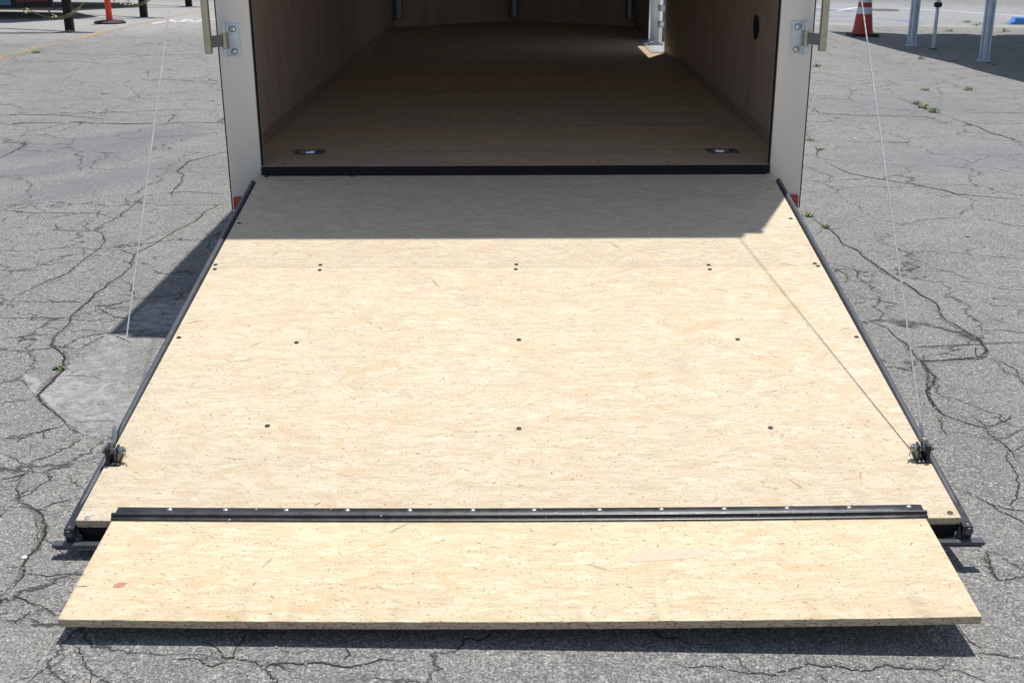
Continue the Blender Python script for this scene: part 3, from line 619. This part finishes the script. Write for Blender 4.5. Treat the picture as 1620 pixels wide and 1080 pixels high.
# side door (open outwards), its frame, and the tread plate on the sill
b = MB(); b.box((WX-.004, 4.902, .001), (1.125, 4.918, 1.60), bev=.002); b.box((WX-.004, 3.987, .001), (1.112, 4.000, 1.60), bev=.002); b.box((WX-.004, 4.0002, 1.585), (1.112, 4.9018, 1.60))
b.box((WX-.018, 4.885, .004), (WX-.006, 4.93, 1.62)); df = b.link('door_frame', M['skin'], T)
b = MB(); b.box((.965, 4.002, .001), (1.112, 4.90, .006), bev=.001)
for x in (.985, 1.005, 1.025, 1.05, 1.075, 1.10): b.box((x, 4.003, .0055), (x+.006, 4.899, .010))
b.link('door_sill', M['tread'], T)
b = MB(); b.box((1.150, 4.88, -.01), (1.95, 4.915, 1.58), bev=.004); dr = b.link('side_door', M['doorgrey'], T)
b = MB(); b.box((1.178, 4.868, .03), (1.198, 4.8795, 1.56), bev=.002); b.link('door_seal', M['doorblue'], dr)
for z in (.10, .22, .34, .46, .8, .92, 1.3, 1.42):
    b = MB(); b.box((1.122, 4.872, z), (1.160, 4.901, z+.05), bev=.002); b.link('hinge', M['zinc'], dr)
# ------------------------------------------------------------------ ramp
def slab(x0, x1, s0, s1, n0, n1, nx=24, bev=.001): 
    b = MB(); b.box((x0, -s1, n0), (x1, -s0, n1), M=RM, nx=nx, bev=bev); return b
def edge_board(b, name, top, parent, sag=True):
    o = b.link(name, top, parent, sag=sag); me = o.data; me.materials.append(M['edge'])
    for p in me.polygons:
        if p.normal.z < .6: p.material_index = 1
    return o
ub = edge_board(slab(-.985, .985, .012, .8515, -.019, 0), 'ramp_board', M['osb'], T)
lb_ = edge_board(slab(-.985, .985, .8518, RL, -.019, 0), 'ramp_board', M['osb'], T)
def rscrew(u, v, parent, mat, r=.0065):
    x, s_ = rpix(u, v, 0); P = rw(x, s_, .0006); b = MB()
    b.lathe([(r*.45, .0004), (r*.5, .0014), (r, .0010), (r*1.05, 0)][::-1], (0, 0, 0), 14); b.lathe([(.0001, .0003), (r*.5, .0003)], (0, 0, 0), 14)
    for vv in b.bm.verts: vv.co = P + (RM.to_3x3() @ vv.co)
    return b.link('screw', mat, parent, sag=True)
for u, v in ((421, 280), (557, 279), (818, 277), (1079, 275), (1210, 275), (378, 353), (1251, 346), (341, 419), (507, 419), (817, 418), (1121, 419), (1289, 417)): rscrew(u, v, ub, M['screw'])
for u, v in ((340, 426), (506, 427), (816, 425.5), (1123, 426), (1294, 421), (283, 534), (469, 541), (821, 536), (1167, 536), (1355, 533), (423, 672), (821, 675), (1219, 675), (1503, 811)): rscrew(u, v, lb_, M['screw'])
rscrew(138, 819, lb_, M['bright'])
# frame under the boards
b = slab(-.980, .980, 2.125, RL-.0015, -.058, -.0195, bev=.002)
for x in (-.96, -.48, 0, .48, .96): b.box((x-.02, -2.124, -.052), (x+.02, -.02, -.0195), M=RM)
rf = b.link('ramp_frame', M['sillm'], T, sag=True)  # near-black colour puts the shade under the board overhang into the frame
for s in (-1, 1):
    b = MB(); P = [rw(s*1.000, .075+(2.202-.075)*k/16, -.006-.018*(k/16)**3) for k in range(17)]
    b.tube(P, .0100, 16); rl = b.link('side_rail', M['rail'], rf)
    b = MB(); b.tube([rw(s*1.0, 2.186, -.021), rw(s*1.0, 2.201, -.025)], .0104, 16); b.link('rail_collar', M['rail'], rf)
    # flat flange between rail and board
    x0, x1 = sorted((s*.9862, s*1.008)); b = MB(); b.box((x0, -2.20, -.05), (x1, -.08, -.012), M=RM, nx=1); b.link('rail_flange', M['black'], rf)
    # gusset in the corner
    b = MB(); b.prism([rw(s*.985, 2.1835, -.022), rw(s*.972, 2.196, -.0445), rw(s*.985, 2.206, -.0445)], rw(0, 0, .003)-rw(0, 0, 0)); b.link('gusset', M['black'], rf)
b = slab(-1.036, 1.036, 2.197, 2.2145, -.0535, -.0445, nx=1, bev=.0012); b.link('lip_bar', M['rail'], rf)
b = slab(-1.030, 1.030, 2.19, 2.2165, -.0560, -.0545, nx=1, bev=.0004); b.link('lip_flange', M['greymetal'], rf)
# hinge strip between ramp and flap
b = MB()
xa, xb = -.909, .913
b.box((xa+.006, -2.160, .0003), (xb-.004, -2.137, .0040), M=RM, nx=24, bev=.0012)
b.box((xa+.002, -2.182, .0004), (xb-.001, -2.172, .0035), M=RM, nx=24, bev=.0008)
hs = b.link('flap_hinge', M['black'], T, sag=True)
b = MB(); n = 42; L = (xb-xa)/n
for k in range(n):
    b.tube([rw(xa+k*L+.0004+(L-.0008)*j/2, 2.166, .0034) for j in range(3)], .0054, 12)
b.link('hinge_barrel', M['black'], hs, sag=True)
for u in (268, 356, 452, 549, 648, 748, 845, 949, 1047, 1147, 1246, 1345, 1440):
    x, s_ = rpix(u, 805 if u < 1200 else 804, .005); b = MB(); P = rw(x, 2.146, .0040)
    b.lathe([(.0058, 0), (.0056, .0012), (.0042, .0026), (.0022, .0031), (.0018, .0018), (.0001, .0018)], (0, 0, 0), 14)
    for vv in b.bm.verts: vv.co = P + (RM.to_3x3() @ vv.co)
    b.link('bolt', M['bright'], hs, sag=True)
# flap
FB = .090; FO = rw(0, RL+.0015, 0); FM = Matrix.Translation(FO) @ Matrix.Rotation(FB, 4, 'X'); FLEN = .342
b = MB(); b.box((-.9045, -FLEN, -.0185), (.9065, 0, 0), M=FM, nx=120, bev=.0012)
for v in b.bm.verts:      # slightly chewed saw edges
    if v.co.y < FO.y-FLEN+.02: v.co.y += random.uniform(-.0006, .0006)
flap = edge_board(b, 'ramp_flap', M['osb2'], T)
def fpix(u, v):
    r = FWD + RGT*((u-810)/FP) + UPV*((540-v)/FP); N = FM.to_3x3() @ Vector((0, 0, 1)); P = CAM + r*((N.dot(FO)-N.dot(CAM))/N.dot(r))
    return P
def flake(px, mat):
    N = FM.to_3x3() @ Vector((0, 0, 1)); b = MB(); c = fpix(sum(p[0] for p in px)/len(px), sum(p[1] for p in px)/len(px))
    b.prism([fpix(*p)+N*-.0006 for p in px], N*.0011); b.link('wood_strand', mat, flap, sag=True)
flake([(177, 927), (181, 922), (192, 919), (199, 920), (196, 926), (186, 927.5)], M['flaker'])
flake([(120, 927), (130, 925.5), (142, 924.5), (132, 926.5)], M['iron'])
flake([(995, 869), (1040, 864), (1118, 862), (1132, 866), (1100, 878), (1050, 881), (996, 884)], M['flakep'])
# cables with ferrule, shackle, bracket
for s in (-1, 1):
    B0 = rw(s*.966, 1.945, .046); T0 = Vector((s*.977, -.050, 1.782)); d = (T0-B0).normalized()
    q = d.orthogonal().normalized(); q2 = d.cross(q); L = (T0-B0).length; b = MB()
    n = int(L/.0045)
    for st in range(3):
        pts = []
        for k in range(n+1):
            a = k*.0045/.020*2*math.pi+st*2*math.pi/3; sg = 4*.010*(k/n)*(1-k/n)
            pts.append(B0 + d*(L*k/n) + (q*math.cos(a)+q2*math.sin(a))*.00105 + Vector((0, 0, -sg*.3)))
        b.tube(pts, .00118, 5)
    cb = b.link('ramp_cable', M['cable'], T)
    MB().tube([B0+d*.004, B0+d*.010, B0+d*.040, B0+d*.046], [.0032, .0044, .0044, .0032], 12).link('ferrule', M['zincd'], cb)
    C0 = rw(s*.966, 1.948, .030)          # bracket hole centre
    b = MB(); X = Vector((1, 0, 0)); up = (B0-C0).normalized()
    loop = [C0 + (up*math.cos(a)*.015+Vector((0, d.y, 0)).normalized()*math.sin(a)*.008)+up*.008 for a in [k*2*math.pi/18 for k in range(18)]]
    b.tube(loop, .0026, 8, close=True); b.link('shackle', M['zincd'], cb)
    b = MB(); b.box((min(s*.950, s*.986), -1.972, .0005), (max(s*.950, s*.986), -1.925, .0055), M=RM, bev=.001)
    x0, x1 = sorted((s*.972, s*.980)); b.prism([rw(x0, 1.925, .005), rw(x0, 1.972, .005), rw(x0, 1.962, .042), rw(x0, 1.935, .042)], (x1-x0, 0, 0))
    x0, x1 = sorted((s*.952, s*.957)); b.prism([rw(x0, 1.93, .005), rw(x0, 1.968, .005), rw(x0, 1.958, .040), rw(x0, 1.938, .040)], (x1-x0, 0, 0)); b.link('cable_bracket', M['black'], cb)
    b = MB(); b.cyl(rw(s*.984, 1.948, .030), rw(s*.936, 1.948, .030), .0048, n=14); b.cyl(rw(s*.951, 1.948, .030), rw(s*.943, 1.948, .030), .0095, n=6); b.cyl(rw(s*.985, 1.948, .030), rw(s*.991, 1.948, .030), .0090, n=6); b.link('bolt', M['zincd'], cb)
    b = MB(); b.tube([rw(s*.939, 1.948, .040), rw(s*.939, 1.949, .022), rw(s*.934, 1.958, .012), rw(s*.930, 1.968, .010)], .0012, 6); b.link('cotter_pin', M['zincy'], cb)
    MB().cyl(T0+Vector((0, 0, -.01)), T0+Vector((0, .05, .01)), .008).link('cable_anchor', M['zinc'], cb)
# ------------------------------------------------------------------ left background: row of parked black trailers
def parked(P, label, vnose, first=None):
    t = thing('parked_trailer', (P.x, P.y, P.z), label, 'trailer', 'black trailers parked nose out in a row')
    O = Vector(P); z = O.z
    def pt(x, y, h): return Vector((O.x+x, O.y+y, z+h))
    zb = .40
    b = MB()
    for s in (-1, 1):
        A_ = pt(.30, s*.03, zb+.04); B_ = pt(-1.75, s*.72, zb+.04); d = (B_-A_).normalized(); nn = Vector((-d.y, d.x, 0))*.03
        b.prism([A_+nn, B_+nn, B_-nn, A_-nn], (0, 0, .10))
    b.link('tongue', M['trailer'], t)
    b = MB(); b.box(tuple(pt(-.050, -.047, .0)), tuple(pt(.050, .047, .95)), bev=.008); jk = b.link('jack_post', M['trailer'], t)
    b = MB(); b.box(tuple(pt(.15, -.06, zb+.01)), tuple(pt(.40, .06, zb+.12)), bev=.02); b.link('coupler', M['trailer'], t)
    x0 = -1.75; b = MB(); hw = .84
    if vnose: b.prism([pt(-.60, 0, .36), pt(-1.2, hw, .36), pt(-4.8, hw, .36), pt(-4.8, -hw, .36), pt(-1.2, -hw, .36)], (0, 0, 1.75))
    else: b.box(tuple(pt(-5.2, -.75, .50)), tuple(pt(-1.9, .75, .62)), bev=.01); 
    b.link('body', M['trailer'], t)
    if not vnose:
        b = MB(); b.prism([pt(-.15, -.10, .31), pt(-1.9, -.55, .30), pt(-1.9, -.50, .30), pt(-.15, -.05, .30)], (0, 0, .22)); b.link('side_plate', M['trailer'], t)
        for nm, m_, a0, a1, h0, h1 in (('decal', M['decalb'], .27, .36, .345, .46), ('decal', M['decalr'], .02, .23, .380, .410)):
            A_ = pt(-.15, -.10, h0); B_ = pt(-1.9, -.55, h0); b = MB(); C1 = A_.lerp(B_, a0)+Vector((.001, -.004, 0)); C2 = A_.lerp(B_, a1)+Vector((.001, -.004, 0))
            b.prism([C1, C2, C2+Vector((0, 0, h1-h0)), C1+Vector((0, 0, h1-h0))], (0, .002, 0)); b.link(nm, m_, t)
    for s in (-1, 1):    # wheels
        wc = pt(-3.4, s*(hw+.02), .32)
        wh = MB().lathe([(.18, -.09), (.31, -.09), (.32, -.05), (.32, .05), (.31, .09), (.18, .09)], wc, 24, 'Y').link('wheel', M['rubber'], t)
        MB().lathe([(.179, -.06), (.05, -.07), (.05, .07), (.179, .06)], wc, 20, 'Y').link('rim', M['zinc'], wh)
    # safety chains: links along a sagging curve under the coupler
    for (xa, za, ya), (xm, zm, ym), (xb_, zb2, yb) in (((.24, .36, -.07), (-.04, .175, -.075), (-.26, .34, -.08)), ((.24, .35, -.10), (-.10, .185, -.11), (-.48, .30, -.12))):
        b = MB(); N = 26; pts = []
        for k in range(N+1):
            u = k/N
            A_ = Vector((xa, ya, za)); B_ = Vector((xm, ym, zm-(za+zb2)/2*.0)); C_ = Vector((xb_, yb, zb2))
            q = A_*(1-u)**2*1 + (B_*2-(A_+C_)*.5)*2*u*(1-u) + C_*u*u
            pts.append(pt(q.x, q.y, q.z))
        for k in range(N):
            c = (pts[k]+pts[k+1])/2; d = (pts[k+1]-pts[k]).normalized(); up = Vector((0, 1, 0)) if k % 2 else d.cross(Vector((0, 1, 0))).normalized()
            b.tube([c+d*math.cos(a)*.019+up*math.sin(a)*.010 for a in [j*math.pi/4 for j in range(8)]], .0045, 5, close=True)
        b.link('safety_chain', M['gold'], t)
    if not vnose:
        b = MB(); c = pt(-.48, -.12, .28); b.tube([c+Vector((math.cos(a)*.035, 0, math.sin(a)*.042)) for a in [1.2+j*.45 for j in range(11)]], .008, 8); b.link('chain_hook', M['gold'], t)
    return t
parked(gp(111, 50), 'nearest black trailer tongue with gold safety chains, red decal and a square jack post', False)
parked(gp(228, 27.5), 'middle black trailer of the row, its jack post just behind the red-orange post', True)
parked(gp(299, 10.5), 'farthest black trailer of the row, its jack post close to the left lock bar', True)
# red-orange delineator
P = gp(174, 37); t = thing('delineator_post', P, 'red-orange plastic post on a black octagonal base beside the yellow line', 'post')
MB().lathe([(.225, 0), (.225, .018), (.20, .034), (.055, .042), (.0001, .042)], P, 8).link('base', M['rubber'], t)
MB().lathe([(.047, .0), (.044, .06), (.041, .12), (.041, .95), (.046, .96), (.046, 1.0), (.03, 1.04), (.0001, 1.05)], P+Vector((0, 0, .040)), 24).link('tube', M['orange'], t)
# traffic cone
P = gp(1364, 57); t = thing('traffic_cone', P, 'faded orange traffic cone with two white bands standing in the tent shadow', 'cone')
b = MB(); b.box(tuple(P+Vector((-.18, -.18, 0))), tuple(P+Vector((.18, .18, .035))), bev=.012); b.link('base', M['rubber'], t)
def cr(h): return .135-(.135-.03)*h/.9
def band(name, h0, h1, m_, e=0.0): MB().lathe([(cr(h0)+e, h0), (cr(h1)+e, h1)]+([(.0001, h1)] if h1 > .89 else []), P+Vector((0, 0, .036)), 28).link(name, m_, t)
b = MB(); b.lathe([(.150, 0), (.140, .02), (cr(.05), .05), (cr(.9), .9), (.0001, .9)], P+Vector((0, 0, .036)), 28); b.link('cone_body', M['coneo'], t)  # orange darkened in the colour itself to carry the tent's shade
band('white_band', .255, .345, M['conew'], .002); band('white_band', .405, .56, M['conew'], .002)
# canopy tent
HT = 2.6; SH = Vector((.1223*HT, .2647*HT, HT))
edge = [gp(u, v) for u, v in ((1310, 50), (1400, 74.7), (1454, 88), (1509, 100.5), (1549.5, 112.8), (1604, 126.4), (1640, 136))]
top = [gp(u, v) for u, v in ((1640, 55), (1593, 55), (1567, 57), (1529, 53.7), (1475, 53.7), (1441, 55), (1400, 52.3), (1350, 51))]
P = gp(1441, 73)
t = thing('canopy_tent', P, 'canopy tent on square grey-blue legs casting the dark shadow at right', 'tent')
cut = 8.62
out = [p for p in edge if p.y > cut]; k = len(out); A_, B_ = edge[k-1], edge[k]; cp_ = A_.lerp(B_, (A_.y-cut)/(A_.y-B_.y))
ro = out+[cp_, Vector((15.2, cut, gz(10.2, cut))), Vector((15.2, top[0].y, gz(10.2, 12)))]+top  # roof runs on out of view, lengthened to block sky light
b = MB(); b.prism([p+SH for p in ro], (0, 0, .03)); cn = b.link('roof', M['canopy'], t)
inner = [cp_]+edge[k:]+[Vector((5.3, 6.1, gz(5.3, 6))), Vector((10.2, 6.1, gz(10, 6)))]+[Vector((10.2, cut, gz(10, cut)))]
b = MB(); b.prism([p+SH+Vector((0, -.001, 0)) for p in inner], (0, 0, .004)); b.link('front_awning', M['canopyt'], t)
b = MB(); ed = [cp_]+edge[k:]+[Vector((5.3, 6.1, gz(5.3, 6)))]
for A_, B_ in zip(ed, ed[1:]):
    b.prism([A_+SH+Vector((0, 0, .006)), B_+SH+Vector((0, 0, .006)), B_+SH+Vector((.20, .12, .006)), A_+SH+Vector((.20, .12, .006))], (0, 0, .01))
b.link('valance', M['canopy'], t)
def tent_leg(P, rz):
    b = MB(); w_ = .040; g = .012; pr = [(-w_, -w_), (-g, -w_), (-g, -w_+.012), (g, -w_+.012), (g, -w_), (w_, -w_), (w_, -g), (w_-.012, -g), (w_-.012, g), (w_, g), (w_, w_), (g, w_), (g, w_-.012), (-g, w_-.012), (-g, w_), (-w_, w_), (-w_, g), (-w_+.012, g), (-w_+.012, -g), (-w_, -g)]
    Rz = Matrix.Rotation(rz, 3, 'Z'); b.prism([P+Rz@Vector((x, y, .012)) for x, y in pr], (0, 0, HT-.02)); lg = b.link('leg', M['tent'], t)
    b = MB(); b.box(tuple(P+Vector((-.06, -.06, 0))), tuple(P+Vector((.06, .06, .012))), bev=.003); b.link('foot', M['tent'], lg)
for P, rz in ((gp(1441.5, 73), .35), (gp(1556, 97), .35), (Vector((9.6, 8.8, gz(9.6, 8.8))), .2), (Vector((9.4, 12.4, gz(9.4, 12.4))), .2)): tent_leg(P, rz)
P = gp(1476, 78); b = MB(); b.cyl(P+Vector((0, 0, .01)), P+Vector((0, 0, .52)), .021); b.cyl(P+Vector((0, 0, .5)), P+Vector((0, 0, HT)), .026); pl = b.link('support_pole', M['tent'], t)
MB().lathe([(.028, .49), (.048, .50), (.048, .54), (.028, .55)], P, 16).link('clamp', M['rubber'], pl)
MB().lathe([(.05, 0), (.045, .01), (.0001, .012)], P, 16).link('foot', M['rubber'], pl)
# blue wheel stop
P = gp(1592, 38.5); b = MB(); a = P+Vector((0, 0, 0))
prof = [(-.09, 0), (.09, 0), (.09, .05), (.06, .105), (-.06, .105), (-.09, .05)]
b.prism([a+Vector((0, y, z)) for y, z in prof], (1.83, 0, GX*1.83))
for v in b.bm.verts:
    if v.co.z > a.z+.06-.03 and v.co.x < a.x+.01: v.co.x += .10
tag(b.link('wheel_stop', M['bluepaint']), 'blue painted concrete wheel stop at the upper right edge', 'wheel stop')
P = gp(1395, 16.5); tag(MB().lathe([(.30, .001), (.30, .006), (.27, .008), (.0001, .008)], P, 28).link('manhole_cover', M['iron']), 'round rusty cover flush in the asphalt behind the traffic cone', 'manhole cover')
# weeds in the cracks
def weed_mesh(seed, r, h, n):
    rr = random.Random(seed); b = MB()
    for _ in range(n):
        a = rr.uniform(0, 6.28); d = Vector((math.cos(a), math.sin(a), 0)); o = Vector((rr.gauss(0, r*.35), rr.gauss(0, r*.25), 0)); L = rr.uniform(.4, 1)*r; hh = rr.uniform(.2, 1)*h; ww = rr.uniform(.0025, .006); nn = Vector((-d.y, d.x, 0))*ww
        p1 = o+d*L*.5+Vector((0, 0, hh)); p2 = o+d*L+Vector((0, 0, hh*.5))
        vs = [b.bm.verts.new(q) for q in (o-nn*.5, o+nn*.5, p1+nn, p2, p1-nn)]
        b.bm.faces.new((vs[0], vs[1], vs[2], vs[4])); b.bm.faces.new((vs[4], vs[2], vs[3]))
    return b
WD = [(1293, 106, .06, .035, 'weed tuft beside the aluminium post, just below the right lock bar', .8), (1457, 94, .055, .03, 'green weed tuft at the edge of the tent shadow, left of the tall tent legs', 1), (1450, 165, .05, .03, 'upper end of the weed streak in the long crack right of the cable', 1), (1461, 171, .06, .03, 'middle of the weed streak in the long crack right of the cable', 1), (1477, 178, .06, .035, 'bushiest weed at the lower end of the streak in the long crack', 1.2), (1464, 143, .05, .02, 'pale flat weed above the weed streak in the crack', 1), (1531, 143, .045, .03, 'lone weed far right, below the lighter part of the tent shadow', 1), (1279, 342, .032, .015, 'small weed in the crack just right of the red light', 1), (1306, 360, .026, .014, 'small weed in the crack beside the right ramp rail', 1), (94, 584, .022, .012, 'tiny weed in the crack left of the pale patch', 1), (58, 84, .07, .03, 'weed growing against the yellow line at left', 1), (1545, 41, .12, .05, 'pale weed on the dirt joint between the two tent legs', 1), (1530, 36, .10, .04, 'weed beside the thin blue line between the tent legs', 1), (1500, 50, .09, .04, 'low weed on the dirt joint right of the support pole', 1), (1590, 50, .14, .04, 'weed on the dirt joint below the blue wheel stop', 1), (1283, 222, .03, .012, 'thin weed beside the post, between the lock bar and the red light', 1), (1298, 237, .03, .012, 'thin weed at the start of the crack right of the aluminium post', 1), (111, 51.5, .05, .03, 'weed at the foot of the nearest jack post', 1)]
for i, (u, v, r, h, lab, k) in enumerate(WD):
    o = weed_mesh(i, r, h, int(34*k)).link('weed', M['leaf']); o.location = gp(u, v, .001); tag(o, lab, 'weed', 'weeds growing in the pavement')
for u, v, r, m_, nm, lab in ((1531, 375, .011, 'stone', 'stone', 'small brown stone on the asphalt right of the cable'), (1353, 220.5, .010, 'paper', 'paper_scrap', 'tiny white scrap on the asphalt left of the right cable'), (39, 883, .007, 'paper', 'pebble', 'white pebble on the crack at the lower left edge'), (312, 826, .006, 'paper', 'pebble', '')):
    if not lab: continue
    b = MB(); pebble(b, gp(u, v, r*.4), r); tag(b.link(nm, M[m_]), lab, nm.split('_')[0])
